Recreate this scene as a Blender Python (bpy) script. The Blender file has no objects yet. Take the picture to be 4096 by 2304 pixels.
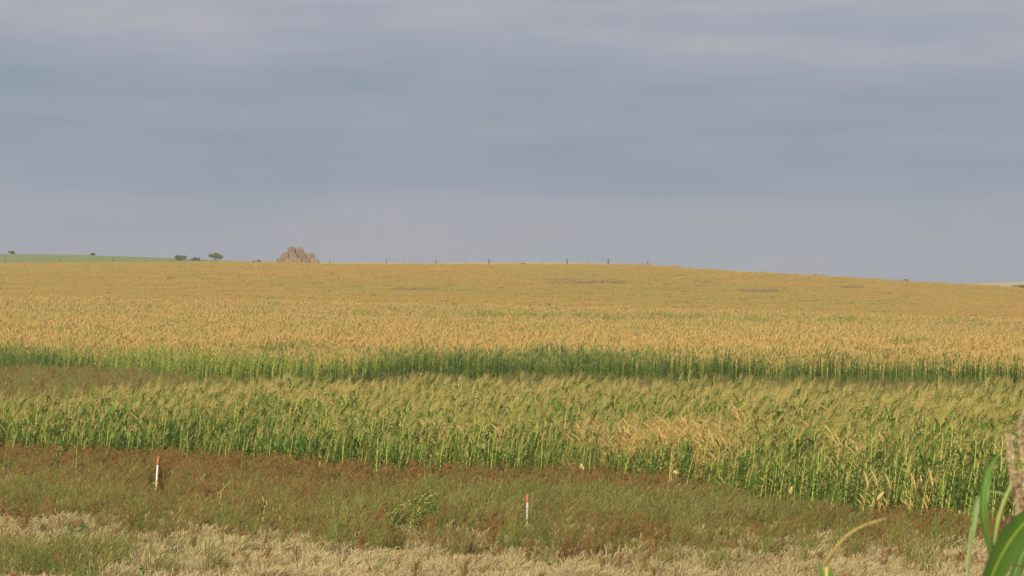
import bpy, math, random
from mathutils import Vector, Matrix, noise
random.seed(7)
S = bpy.context.scene
C = S.collection
R = math.radians
# photo geometry: focal length in photo pixels, eye-level row, centre column, eye height
F, YE, XC, H = 19485.0, 1191.0, 2048.0, 5.0

def P(px, py, d):
    return Vector(((px - XC) / F * d, d, H - (py - YE) / F * d))
def to_px(x, y): return XC + x / y * F
def row_of(y): return YE + H * F / y
def lerp_table(t, v):
    if v <= t[0][0]: return t[0][1]
    for (a, b), (c, d) in zip(t, t[1:]):
        if v <= c:
            k = (v - a) / (c - a)
            return b + (d - b) * k
    return t[-1][1]
def sstep(a, b, v):
    t = min(1, max(0, (v - a) / (b - a))); return t * t * (3 - 2 * t)
def nz(x, y, s, seed=0.0): return noise.noise(Vector((x / s, y / s, seed)))

# ------------------------------------------------------------------ materials
def new_mat(name):
    m = bpy.data.materials.new(name); m.use_nodes = True
    return m, m.node_tree.nodes, m.node_tree.links
def plant_mat(name, cols, rough=0.6, trans=0.3, scale=0.6, spec=0.25, fine=14.0, rw=0.6):
    """colour picked per plant (random) and by a soft patch noise across the field"""
    m, N, L = new_mat(name)
    b = N['Principled BSDF']; out = N['Material Output']
    b.inputs['Roughness'].default_value = rough
    b.inputs['Specular IOR Level'].default_value = spec
    info = N.new('ShaderNodeObjectInfo'); geo = N.new('ShaderNodeNewGeometry')
    n1 = N.new('ShaderNodeTexNoise'); n1.inputs['Scale'].default_value = scale; n1.inputs['Detail'].default_value = 3
    L.new(geo.outputs['Position'], n1.inputs['Vector'])
    n2 = N.new('ShaderNodeTexNoise'); n2.inputs['Scale'].default_value = fine; n2.inputs['Detail'].default_value = 2
    L.new(geo.outputs['Position'], n2.inputs['Vector'])
    a = N.new('ShaderNodeMath'); a.operation = 'MULTIPLY_ADD'
    L.new(info.outputs['Random'], a.inputs[0]); a.inputs[1].default_value = rw
    s = N.new('ShaderNodeMath'); s.operation = 'MULTIPLY_ADD'
    L.new(n1.outputs['Fac'], s.inputs[0]); s.inputs[1].default_value = 0.9
    s2 = N.new('ShaderNodeMath'); s2.operation = 'MULTIPLY_ADD'
    L.new(n2.outputs['Fac'], s2.inputs[0]); s2.inputs[1].default_value = 0.7; s2.inputs[2].default_value = -0.30 - rw / 2
    L.new(s2.outputs[0], s.inputs[2]); L.new(s.outputs[0], a.inputs[2])
    r = N.new('ShaderNodeValToRGB')
    e = r.color_ramp.elements
    while len(e) < len(cols): e.new(0.5)
    for i, c in enumerate(cols):
        e[i].position = i / max(1, len(cols) - 1); e[i].color = (*c, 1)
    L.new(a.outputs[0], r.inputs['Fac'])
    L.new(r.outputs['Color'], b.inputs['Base Color'])
    if trans > 0:
        t = N.new('ShaderNodeBsdfTranslucent'); L.new(r.outputs['Color'], t.inputs['Color'])
        mx = N.new('ShaderNodeMixShader'); mx.inputs[0].default_value = trans
        L.new(b.outputs[0], mx.inputs[1]); L.new(t.outputs[0], mx.inputs[2]); L.new(mx.outputs[0], out.inputs['Surface'])
    return m

M = {}
M['leaf'] = plant_mat('corn_leaf_green', [(.10,.18,.03), (.17,.26,.045), (.26,.32,.06), (.40,.38,.09)], trans=.38, scale=.25)
M['leaf_dark'] = plant_mat('corn_leaf_deep_green', [(.055,.13,.03), (.10,.19,.04), (.16,.25,.05), (.24,.30,.07)], trans=.38, scale=.25)
M['stalk'] = plant_mat('corn_stalk', [(.32,.42,.08), (.46,.52,.12), (.56,.54,.18)], trans=0)
M['tassel'] = plant_mat('corn_tassel', [(.34,.30,.09), (.46,.37,.13), (.58,.44,.19)], trans=.38, scale=.25)
M['stalk_near'] = plant_mat('near_corn_stalk', [(.26,.32,.09), (.34,.38,.12)], trans=0)
M['shoot'] = plant_mat('near_corn_shoot', [(.20,.32,.12), (.28,.38,.16)], trans=.15)
M['dry'] = plant_mat('corn_leaf_dry', [(.50,.34,.13), (.62,.43,.16), (.50,.40,.13), (.68,.49,.21)], trans=.3, scale=.05, rw=.2)
M['tan'] = plant_mat('corn_leaf_straw', [(.56,.39,.14), (.68,.48,.20), (.46,.40,.12)], trans=.3)
M['lime'] = plant_mat('corn_leaf_yellow_green', [(.22,.34,.03), (.36,.44,.05), (.50,.48,.09)], trans=.4)
M['dtassel'] = plant_mat('corn_tassel_dry', [(.48,.32,.12), (.58,.39,.14), (.60,.42,.18)], trans=.3, scale=.05, rw=.25)
M['husk'] = plant_mat('corn_husk', [(.46,.38,.16), (.58,.47,.24), (.52,.38,.12)], trans=.15)
M['orange'] = plant_mat('orange_leaf', [(.55,.25,.03), (.65,.36,.05)], trans=.3)
M['grass'] = plant_mat('dry_grass', [(.27,.215,.10), (.39,.315,.15), (.50,.41,.22)], trans=.3, scale=1.1)
M['seed'] = plant_mat('dry_grass_seed_head', [(.37,.30,.16), (.48,.39,.22), (.57,.47,.29)], trans=.35, scale=1.1)
M['ggrass'] = plant_mat('green_grass', [(.09,.16,.03), (.17,.24,.05), (.26,.30,.08)], trans=.35)
M['olive'] = plant_mat('olive_grass', [(.11,.125,.03), (.17,.175,.045), (.25,.215,.07)], trans=.3, scale=.8)
M['pink_tassel'] = plant_mat('near_corn_tassel', [(.62,.50,.36), (.74,.62,.46)], trans=.4)
M['rust'] = plant_mat('rusty_weed', [(.29,.10,.042), (.19,.18,.05), (.37,.16,.065), (.25,.22,.07), (.33,.13,.055)], trans=.35, scale=.9)
M['rstem'] = plant_mat('weed_stem', [(.16,.08,.035), (.22,.14,.06), (.24,.19,.07)], trans=0)
M['forb'] = plant_mat('forb_leaf', [(.06,.12,.03), (.10,.18,.045), (.16,.23,.06)], trans=.3)
M['dock'] = plant_mat('dock_seed', [(.10,.03,.015), (.16,.055,.03), (.20,.08,.045)], trans=.1)
M['yellow'] = plant_mat('yellow_petal', [(.75,.50,.02), (.85,.60,.03)], trans=.3)
M['pale'] = plant_mat('pale_stalk', [(.50,.44,.14), (.62,.52,.2)], trans=0)
M['shrub'] = plant_mat('shrub_leaf', [(.13,.17,.085), (.18,.22,.11), (.22,.25,.13)], trans=.35)
M['brown_shrub'] = plant_mat('brown_shrub_leaf', [(.12,.07,.045), (.18,.10,.06)], trans=.2)
M['bark'] = plant_mat('bark', [(.10,.075,.05), (.15,.11,.08)], trans=0)
M['soy'] = plant_mat('soybean_leaf', [(.42,.23,.065), (.41,.26,.075), (.34,.27,.075), (.40,.28,.09)], trans=.3, scale=.022, rw=.08, fine=.35)
M['soyg'] = plant_mat('dark_patch_leaf', [(.22,.17,.06), (.28,.20,.08), (.31,.21,.08)], trans=.2)
M['verge'] = plant_mat('reddish_verge_grass', [(.26,.15,.07), (.34,.21,.10)], trans=.2)
M['bale'] = plant_mat('weathered_straw', [(.15,.115,.09), (.22,.165,.13), (.28,.21,.165)], rough=.95, trans=0, scale=.7, spec=.05, fine=3.0)
M['post'] = plant_mat('weathered_fence_wood', [(.15,.12,.09), (.22,.18,.14)], rough=.9, trans=0)
M['wire'] = plant_mat('fence_wire', [(.2,.19,.18), (.25,.22,.2)], rough=.6, trans=0)
def paint(name, col, rough=.5):
    m, N, L = new_mat(name); b = N['Principled BSDF']
    n = N.new('ShaderNodeTexNoise'); n.inputs['Scale'].default_value = 9
    r = N.new('ShaderNodeValToRGB'); r.color_ramp.elements[0].color = (*[c * .75 for c in col], 1); r.color_ramp.elements[1].color = (*col, 1)
    r.color_ramp.elements[0].position = .3; r.color_ramp.elements[1].position = .6
    L.new(n.outputs['Fac'], r.inputs['Fac']); L.new(r.outputs['Color'], b.inputs['Base Color'])
    b.inputs['Roughness'].default_value = rough
    return m
M['white'] = paint('white_fibreglass', (.64, .68, .70))
M['grey'] = paint('grey_fibreglass', (.52, .53, .54))
M['red'] = paint('red_paint', (.50, .12, .08))
M['redorange'] = paint('orange_red_paint', (.45, .14, .06))
M['ytape'] = paint('yellow_tape', (.90, .80, .03))
M['otape'] = paint('orange_tape', (.90, .50, .02))
M['black'] = paint('black_plastic', (.03, .03, .03))

# big foreground leaf: green blade, bright midrib from a UV across the blade
m, N, L = new_mat('corn_blade'); b = N['Principled BSDF']; out = N['Material Output']
uv = N.new('ShaderNodeUVMap'); sp = N.new('ShaderNodeSeparateXYZ'); L.new(uv.outputs[0], sp.inputs[0])
q = N.new('ShaderNodeMath'); q.operation = 'SUBTRACT'; L.new(sp.outputs[0], q.inputs[0]); q.inputs[1].default_value = .5
q2 = N.new('ShaderNodeMath'); q2.operation = 'ABSOLUTE'; L.new(q.outputs[0], q2.inputs[0])
rr = N.new('ShaderNodeValToRGB'); e = rr.color_ramp.elements
e[0].position = .012; e[0].color = (.45, .62, .10, 1); e[1].position = .06; e[1].color = (.12, .26, .04, 1)
e2 = e.new(.5); e2.color = (.13, .26, .06, 1)
L.new(q2.outputs[0], rr.inputs['Fac'])
wv = N.new('ShaderNodeTexWave'); wv.inputs['Scale'].default_value = 14; wv.inputs['Distortion'].default_value = .6
L.new(uv.outputs[0], wv.inputs['Vector'])
mx = N.new('ShaderNodeMix'); mx.data_type = 'RGBA'; mx.blend_type = 'MULTIPLY'; mx.inputs[0].default_value = .22
L.new(rr.outputs[0], mx.inputs[6]); L.new(wv.outputs['Color'], mx.inputs[7])
L.new(mx.outputs[2], b.inputs['Base Color']); b.inputs['Roughness'].default_value = .42
t = N.new('ShaderNodeBsdfTranslucent'); L.new(mx.outputs[2], t.inputs['Color'])
ms = N.new('ShaderNodeMixShader'); ms.inputs[0].default_value = .3
L.new(b.outputs[0], ms.inputs[1]); L.new(t.outputs[0], ms.inputs[2]); L.new(ms.outputs[0], out.inputs['Surface'])
M['blade'] = m

# ------------------------------------------------------------------ mesh builder
class MB:
    def __init__(s): s.v = []; s.f = []; s.m = []; s.mats = []; s.uv = []
    def mi(s, mat):
        if mat not in s.mats: s.mats.append(mat)
        return s.mats.index(mat)
    def ribbon(s, pts, ws, mat, side=None, fold=0.0):
        """a leaf blade: strip along pts, ws = half widths; fold>0 gives two quads across in a V"""
        k = s.mi(mat); b0 = len(s.v); n = len(pts); cols = 3 if fold else 2
        for i, p in enumerate(pts):
            t = (pts[min(i + 1, n - 1)] - pts[max(i - 1, 0)])
            sd = side if side is not None else t.cross(Vector((0, 0, 1)))
            if sd.length < 1e-6: sd = Vector((1, 0, 0))
            sd = sd.normalized(); w = ws[i]
            if fold:
                up = sd.cross(t).normalized() if t.length > 1e-9 else Vector((0, 0, 1))
                s.v += [p - sd * w + up * w * fold, p, p + sd * w + up * w * fold]
            else: s.v += [p - sd * w, p + sd * w]
        for i in range(n - 1):
            for c in range(cols - 1):
                a = b0 + i * cols + c
                s.f.append((a, a + 1, a + cols + 1, a + cols)); s.m.append(k)
                u0, u1 = c / (cols - 1), (c + 1) / (cols - 1)
                s.uv += [(u0, i / n), (u1, i / n), (u1, (i + 1) / n), (u0, (i + 1) / n)]
    def tube(s, pts, rs, mat, n=5, cap=True):
        k = s.mi(mat); b0 = len(s.v)
        for i, p in enumerate(pts):
            t = (pts[min(i + 1, len(pts) - 1)] - pts[max(i - 1, 0)]).normalized()
            a = t.cross(Vector((0, 1, 0.01)));
            if a.length < 1e-4: a = Vector((1, 0, 0))
            a.normalize(); b = t.cross(a)
            for j in range(n):
                q = 2 * math.pi * j / n
                s.v.append(p + (a * math.cos(q) + b * math.sin(q)) * rs[i])
        for i in range(len(pts) - 1):
            for j in range(n):
                a = b0 + i * n + j; b = b0 + i * n + (j + 1) % n
                s.f.append((a, b, b + n, a + n)); s.m.append(k); s.uv += [(0, 0)] * 4
        if cap:
            s.f.append(tuple(b0 + (len(pts) - 1) * n + j for j in range(n))); s.m.append(k); s.uv += [(0, 0)] * n
            s.f.append(tuple(b0 + j for j in reversed(range(n)))); s.m.append(k); s.uv += [(0, 0)] * n
    def quad(s, c, a, b, mat):
        """a small leaf: pointed quad centred on c, half-axes a and b"""
        k = s.mi(mat); i = len(s.v)
        s.v += [c - a, c - b, c + a, c + b]; s.f.append((i, i + 1, i + 2, i + 3)); s.m.append(k)
        s.uv += [(0, 0)] * 4
    def mesh(s, name, smooth=False):
        me = bpy.data.meshes.new(name)
        me.from_pydata([tuple(v) for v in s.v], [], s.f)
        for m_ in s.mats: me.materials.append(m_)
        me.polygons.foreach_set('material_index', s.m)
        u = me.uv_layers.new(name='UVMap')
        u.data.foreach_set('uv', [c for q in s.uv for c in q])
        if smooth: me.polygons.foreach_set('use_smooth', [True] * len(s.f))
        me.update(); return me
    def obj(s, name, parent=None, smooth=False):
        o = bpy.data.objects.new(name, s.mesh(name, smooth)); C.objects.link(o); o.parent = parent
        return o

def tag(o, label=None, cat=None, group=None, kind=None):
    if label: o['label'] = label
    if cat: o['category'] = cat
    if group: o['group'] = group
    if kind: o['kind'] = kind
    return o
def empty(name, loc, label, cat, group=None, rz=0):
    o = bpy.data.objects.new(name, None); C.objects.link(o); o.location = loc; o.rotation_euler = (0, 0, rz)
    o.empty_display_size = .1
    return tag(o, label, cat, group)
def copy_tree(o, parent=None):
    c = o.copy(); C.objects.link(c); c.parent = parent
    for ch in list(o.children): copy_tree(ch, c)
    return c
def rnd(a, b): return random.uniform(a, b)
def rvec(s=1.0): return Vector((rnd(-1, 1), rnd(-1, 1), rnd(-1, 1))) * s

# ------------------------------------------------------------------ terrain
CREST = [(-3000,1075), (-600,1058), (0,1052), (500,1051), (800,1050), (1100,1051), (1300,1057), (1900,1057), (2100,1056), (2450,1058), (2590,1062), (2700,1074),
         (2900,1086), (3210,1103), (3430,1115), (3590,1127), (3850,1138), (4096,1152), (4700,1165), (7000,1175)]
CORN_END = [(-800,1183), (0,1188), (1600,1215), (3000,1250), (4096,1285), (5200,1300)]
BACK = [(-3000,1015), (-400,1014), (0,1017), (300,1020), (600,1030), (900,1042), (1000,1046), (1150,1055), (1300,1049), (1530,1049), (1700,1053),
        (1960,1050), (2300,1051), (2590,1058), (2700,1072), (2900,1080), (3150,1094), (3400,1108), (3600,1127), (3850,1136), (4096,1127), (4700,1105), (7000,1080)]
BANK = [(-200,3.3), (3,3.3), (10,2.6), (20,1.9), (36,.7), (52,.02), (60,0)]
def terrain(x, y):
    z = lerp_table(BANK, y)
    if y > 300:
        px = to_px(x, y)
        z6 = H - 2.0 - (lerp_table(CORN_END, px) - YE) / F * 600
        zc = H - .55 - (lerp_table(CREST, px) + 1 - YE) / F * 900
        zb = H - (lerp_table(BACK, px) - YE) / F * 1500
        ks = [(300,0), (600,z6), (900,zc), (1010,zc - 2.2), (1250,zc * .5 + zb * .5 - 1.5), (1500,zb), (2400,-12)]
        # catmull-rom through the knots, flat tangent at the crests
        sl = [0, .008 + (zc - z6) / 900, .002, -.01, .006, .0, -.02]
        for i in range(len(ks) - 1):
            if y <= ks[i + 1][0] or i == len(ks) - 2:
                a, b = ks[i], ks[i + 1]; h = b[0] - a[0]; t = min(1, (y - a[0]) / h)
                z = (a[1] * (2*t**3 - 3*t*t + 1) + sl[i] * h * (t**3 - 2*t*t + t) + b[1] * (3*t*t - 2*t**3) + sl[i+1] * h * (t**3 - t*t))
                break
        z += nz(x, y, 90, 3) * .25 * sstep(320, 500, y)
    elif y > 60: z += nz(x, y, 9, 1) * .05
    return z

# field edges: distance at which the first cornfield starts and ends, second one starts (per photo column)
def near_edge(px): return lerp_table([(-900,140), (0,134), (700,128), (1300,119.5), (2000,115), (2400,115), (2700,110), (3000,105.5), (3400,100), (3800,96.5), (4096,94.5), (5000,91)], px)
def near_end(px): return lerp_table([(-900,150), (0,153), (400,158), (800,176), (1400,177), (2000,173), (3000,168), (4096,164), (5000,164)], px) + 3 * noise.noise(Vector((px / 260, .5, 1)))
def far_edge(px): return lerp_table([(-900,330), (0,318), (400,300), (800,268), (1350,262), (1560,282), (2400,280), (3300,268), (4096,262), (5000,258)], px)

ys = [-120, -60, -20, 0, 3, 6, 10, 14, 20, 28, 36, 44, 52, 60] + list(range(66, 300, 6)) + list(range(300, 1100, 10)) + list(range(1100, 1560, 20)) + [1600, 1700, 1900, 2150, 2400]
ss = [-1.4, -1.0, -.7, -.5, -.36, -.27, -.2] + [-.15 + .3 * i / 120 for i in range(121)] + [.2, .27, .36, .5, .7, 1.0, 1.4]
tv, tf, tc = [], [], []
for y in ys:
    for s_ in ss:
        x = s_ * (abs(y) + 60) if y < 1400 else s_ * (y + 60)
        tv.append((x, y, terrain(x, y)))
        px = to_px(x, max(y, 60))
        n = nz(x, y, 60, 8)
        if y < 104: c = (.20, .16, .075)
        elif y < 590: c = (.14, .10, .05)
        elif y < 905: c = (.44 + .04 * n, .29, .075)
        elif y < 1150: c = (.34, .22, .10)
        else:
            g = 1 - sstep(800, 1200, px)
            c = (.52 * (1 - g) + .25 * g, .44 * (1 - g) + .28 * g, .27 * (1 - g) + .11 * g)
        tc.append((*c, 1))
w = len(ss)
for j in range(len(ys) - 1):
    for i in range(w - 1):
        a = j * w + i; tf.append((a, a + 1, a + w + 1, a + w))
me = bpy.data.meshes.new('ground'); me.from_pydata(tv, [], tf)
ca = me.color_attributes.new('soil', 'FLOAT_COLOR', 'POINT')
ca.data.foreach_set('color', [v for c in tc for v in c])
me.polygons.foreach_set('use_smooth', [True] * len(tf))
ground = bpy.data.objects.new('ground', me); C.objects.link(ground); tag(ground, kind='structure')
m, N, L = new_mat('field_soil'); b = N['Principled BSDF']; b.inputs['Roughness'].default_value = .95; b.inputs['Specular IOR Level'].default_value = .05
at = N.new('ShaderNodeAttribute'); at.attribute_name = 'soil'
geo = N.new('ShaderNodeNewGeometry')
n1 = N.new('ShaderNodeTexNoise'); n1.inputs['Scale'].default_value = .9; n1.inputs['Detail'].default_value = 7; L.new(geo.outputs['Position'], n1.inputs['Vector'])
mr = N.new('ShaderNodeMapRange'); mr.inputs[1].default_value = .3; mr.inputs[2].default_value = .7; mr.inputs[3].default_value = .72; mr.inputs[4].default_value = 1.25
L.new(n1.outputs['Fac'], mr.inputs[0])
vm = N.new('ShaderNodeVectorMath'); vm.operation = 'SCALE'; L.new(at.outputs['Color'], vm.inputs[0]); L.new(mr.outputs[0], vm.inputs['Scale'])
L.new(vm.outputs[0], b.inputs['Base Color'])
me.materials.append(m)

# ------------------------------------------------------------------ scatter (only for the uncountable cover)
def scatter(name, label, cat, protos, pts):
    """pts: (x, y, z, rz, scale). one object of kind stuff instancing the prototype meshes"""
    col = bpy.data.collections.new(name + '_kinds')
    for i, me_ in enumerate(protos):
        col.objects.link(bpy.data.objects.new(name + '_kind', me_))
    me = bpy.data.meshes.new(name); me.from_pydata([p[:3] for p in pts], [], [])
    me.attributes.new('rz', 'FLOAT_VECTOR', 'POINT').data.foreach_set('vector', [c for p in pts for c in (0, 0, p[3])])
    me.attributes.new('sc', 'FLOAT', 'POINT').data.foreach_set('value', [p[4] for p in pts])
    me.attributes.new('ix', 'INT', 'POINT').data.foreach_set('value', [random.randrange(len(protos)) for p in pts])
    o = bpy.data.objects.new(name, me); C.objects.link(o)
    g = bpy.data.node_groups.new(name + '_nodes', 'GeometryNodeTree')
    g.interface.new_socket('Geometry', in_out='INPUT', socket_type='NodeSocketGeometry')
    g.interface.new_socket('Geometry', in_out='OUTPUT', socket_type='NodeSocketGeometry')
    i_ = g.nodes.new('NodeGroupInput'); o_ = g.nodes.new('NodeGroupOutput')
    ip = g.nodes.new('GeometryNodeInstanceOnPoints'); ci = g.nodes.new('GeometryNodeCollectionInfo')
    ci.inputs['Collection'].default_value = col; ci.inputs['Separate Children'].default_value = True; ci.inputs['Reset Children'].default_value = True
    def attr(nm, ty):
        a = g.nodes.new('GeometryNodeInputNamedAttribute'); a.data_type = ty; a.inputs['Name'].default_value = nm; return a.outputs['Attribute']
    g.links.new(i_.outputs[0], ip.inputs['Points']); g.links.new(ci.outputs[0], ip.inputs['Instance'])
    ip.inputs['Pick Instance'].default_value = True
    g.links.new(attr('ix', 'INT'), ip.inputs['Instance Index'])
    g.links.new(attr('rz', 'FLOAT_VECTOR'), ip.inputs['Rotation'])
    g.links.new(attr('sc', 'FLOAT'), ip.inputs['Scale'])
    g.links.new(ip.outputs[0], o_.inputs[0])
    md = o.modifiers.new('spread', 'NODES'); md.node_group = g
    return tag(o, label, cat, kind='stuff')

# ------------------------------------------------------------------ corn
def leaf_path(base, az, ln, up, droop, wind, n=6):
    d = Vector((math.cos(az) * math.cos(up), math.sin(az) * math.cos(up), math.sin(up)))
    p = base.copy(); pts = [p.copy()]; st = ln / n
    for i in range(n):
        p = p + d * st; pts.append(p.copy())
        d = d + Vector((wind * (.3 + i * .25), 0, -droop)); d.normalize()
    return pts
def blade_w(n, w): return [w * (.45, .85, 1, .95, .75, .45, .06)[min(6, round(i * 6 / n))] for i in range(n + 1)]
def corn_parts(h, leafm, stalkm, tasselm, topm=None, nl=12, n=6, fold=.35, ear=0, low=False, lean=None, tw=.004, nb=6):
    lean = rnd(.03, .16) if lean is None else lean
    def axis(t): return Vector((lean * h * t * t, .02 * math.sin(t * 9), h * t))
    st, fo, ta, ea = MB(), MB(), MB(), MB()
    if not low: st.tube([axis(t / 6) for t in range(7)], [.016, .014, .013, .012, .010, .008, .006], stalkm, 5)
    az = rnd(0, 6.28)
    for i in range(nl):
        t = (.12 + .76 * i / (nl - 1)) if not low else .5 + .45 * i / max(1, nl - 1)
        az += math.pi + rnd(-.5, .5)
        mt = topm if (topm and (t > rnd(.45, .75))) else leafm
        pts = leaf_path(axis(t), az, rnd(.45, .78) * (1 - .3 * abs(t - .55)), rnd(.7, 1.25), rnd(.22, .42), rnd(.02, .14), n)
        fo.ribbon(pts, blade_w(n, rnd(.017, .036)), mt, fold=fold)
    top = axis(.94)
    if low: nb = 4
    for i in range(nb):
        a = rnd(0, 6.28); sp = rnd(.05, .5) if i else 0
        d = Vector((math.cos(a) * sp + .45 * lean * 5, math.sin(a) * sp, 1)).normalized()
        L_ = rnd(.18, .36); p = top.copy(); pts = [p.copy()]
        for k in range(3):
            p = p + d * L_ / 3; pts.append(p.copy()); d = (d + Vector((.22, 0, -.12))).normalized()
        if low: ta.ribbon(pts, [tw * 1.5, tw * 2.2, tw * 2.2, tw], tasselm, side=Vector((math.cos(a), math.sin(a), 0)))
        else: ta.tube(pts, [tw * .6, tw, tw, tw * .4], tasselm, 3, False)
    if ear:
        for k in range(ear):
            e0 = axis(rnd(.35, .5)); a = rnd(-2.8, -.3)
            d = Vector((math.cos(a) * .6, math.sin(a) * .6, rnd(-.6, .9))).normalized()
            ea.tube([e0 + d * q for q in (0, .05, .12, .19, .24)], [.012, .028, .034, .026, .008], M['husk'], 7)
    return st, fo, ta, ea
def joined(parts, name):
    b = MB()
    for p in parts:
        off = len(b.v); b.v += p.v; b.f += [tuple(i + off for i in f) for f in p.f]; b.uv += p.uv
        mp = [b.mi(m_) for m_ in p.mats]; b.m += [mp[k] for k in p.m]
    return b.mesh(name)

def field_points(y0f, y1f, spacing, row, pad=3.0, jit=.08):
    out = []; y = 90
    while y < 360:
        x = -(y * .1055 + pad) + rnd(0, row)
        while x < y * .1055 + pad:
            px = to_px(x, y)
            if y0f(px) <= y <= y1f(px): out.append((x + rnd(-jit, jit), y + rnd(-jit, jit)))
            x += row + rnd(-.05, .05)
        y += spacing
    return out

def blob(px, y, cx, cy, rx, ry): return math.exp(-((px - cx) / rx) ** 2 - ((y - cy) / ry) ** 2)
def grow(x, y, e):
    '''how tall a plant stands: patchy growth, shorter at the field's edge'''
    return (.74 + .26 * sstep(-1, 9, e)) * (.96 + .20 * nz(x, y, 4.5, 31) + .12 * nz(x, y, 1.3, 32)) * rnd(.82, 1.08)
near = [(x, y) for x, y in field_points(lambda p: near_edge(p), near_end, .155, .66)
        if y > near_edge(to_px(x, y)) + nz(x, y, 2.5, 4) * 3.0 + nz(x, y, 7, 5) * 2]
near = [p for p in near if random.random() < .86 + .5 * nz(p[0], p[1], 2.0, 40)]
near.sort(key=lambda p: p[1])
def dryness(x, y):
    px = to_px(x, y)
    d = 1.5 * blob(px, y, 2600, 126, 330, 8) + 1.2 * blob(px, y, 2850, 119, 170, 6) + .75 * blob(px, y, 1780, 128, 170, 7) + .8 * blob(px, y, 3350, 119, 280, 7)
    return .95 * d + .5 * blob(px, y, 3700, 110, 450, 9) + .35 * blob(px, y, 2900, 132, 700, 9) + .55 * nz(x, y, 2.2, 9) + .35 * nz(x, y, .8, 10) - .1
ind, rest_g, rest_d = [], [], []
for x, y in near:
    px = to_px(x, y)
    if len(ind) < 296 and -30 < px < 4126 and y > 0: ind.append((x, y, dryness(x, y)))
    elif dryness(x, y) > rnd(0, 1): rest_d.append((x, y, terrain(x, y) - .02, rnd(-.5, .5), grow(x, y, y - near_edge(px))))
    else: rest_g.append((x, y, terrain(x, y) - .02, rnd(-.5, .5), grow(x, y, y - near_edge(px))))

gp = [joined(corn_parts(rnd(1.7, 2.1), M['leaf'] if i % 5 < 2 else M['leaf_dark'], M['stalk'] if i % 2 else M['leaf'], M['tassel'], nl=14, ear=1 if i % 4 == 0 else 0, nb=4), 'corn_plant') for i in range(12)]
gq = [joined(corn_parts(rnd(1.7, 2.1), M['leaf'] if i % 2 else M['leaf_dark'], M['stalk'] if i % 3 == 0 else M['leaf'], M['tassel'], nl=13, nb=7, tw=.0045), 'corn_plant') for i in range(8)]
dp = [joined(corn_parts(rnd(1.6, 1.9), M['tan'] if i % 3 else M['leaf'], M['tan'], M['tassel'], topm=M['tan'], nl=13, ear=i % 2), 'corn_plant') for i in range(6)]
rear = [p for p in rest_g if p[1] - near_edge(to_px(p[0], p[1])) + 14 * nz(p[0], p[1], 7, 71) + rnd(-7, 7) > 21 - 17 * (1 - sstep(500, 1500, to_px(p[0], p[1])))]
rs = set(rear); front = [p for p in rest_g if p not in rs]
scatter('cornfield', 'leafy green corn filling the near field just behind its front rows', 'corn', gp, front)
scatter('tasselled_corn', 'tan tasselled corn forming the back of the near field before the farther one', 'corn', gq, rear)
scatter('dry_corn_patch', 'withered straw coloured corn in patches among the green near corn', 'corn', dp, rest_d)

# the first rows, plant by plant
kinds = []
for i in range(10):
    ear = 1 if i % 3 == 0 else 0
    dk = i % 2
    kinds.append(('g', corn_parts(rnd(1.8, 2.12), M['leaf_dark'] if dk else M['leaf'], M['stalk'] if i % 3 else M['leaf'], M['tassel'], nl=16, ear=ear, nb=3)))
for i in range(4):
    kinds.append(('d', corn_parts(rnd(1.65, 1.9), M['tan'], M['stalk'] if i % 2 else M['tan'], M['tassel'], topm=M['tan'], nl=13, ear=1)))
kinds.append(('h', corn_parts(1.7, M['leaf'], M['stalk'], M['tassel'], topm=M['dry'], nl=12, ear=1)))
protos = []
for kd, parts in kinds:
    protos.append((kd, [(nm, mb.mesh(nm)) for nm, mb in zip(('stalk', 'foliage', 'tassel', 'ear'), parts) if mb.f]))
LAB = {'g': ('green corn plant with tan tassel in the front rows of the near cornfield', 'green corn plants in the front rows'),
       'd': ('withered straw coloured corn plant in the front rows of the near cornfield', 'withered corn plants in the front rows'),
       'h': ('green corn plant with yellowed upper leaves in the front rows of the near cornfield', 'yellow topped corn plants in the front rows')}
def place_corn(kd, x, y, sc, label=None, group=None, z=None):
    kd_, ms = random.choice([p for p in protos if p[0] == kd])
    l, g = LAB[kd]
    o = empty('corn_plant', (x, y, terrain(x, y) - .02 if z is None else z), label or l, 'corn plant', None if label and not group else (group or g), rnd(-.35, .35))
    o.scale = (sc, sc, sc)
    for nm, me_ in ms:
        c = bpy.data.objects.new(nm, me_); C.objects.link(c); c.parent = o
    return o
for x, y, dr in ind:
    kd = 'd' if dr > rnd(0, 1) else ('h' if random.random() < .07 else 'g')
    place_corn(kd, x, y, grow(x, y, y - near_edge(to_px(x, y))))
def at_row(px, py):                      # ground point seen at a photo pixel
    d = H * F / (py - YE); return (px - XC) / F * d, d
x, y = at_row(210, 1945); place_corn('g', x, y, .55, 'short green corn plant in rusty weeds, farther of two left of the left stake')
x, y = at_row(302, 1960); place_corn('g', x, y, .6, 'small corn plant with thin pale stalk among weeds, nearest the left stake on its left')
x, y = at_row(8, 1945); place_corn('g', x, y, .62, 'lone short corn plant in the weeds at the left edge of the photo')

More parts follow.
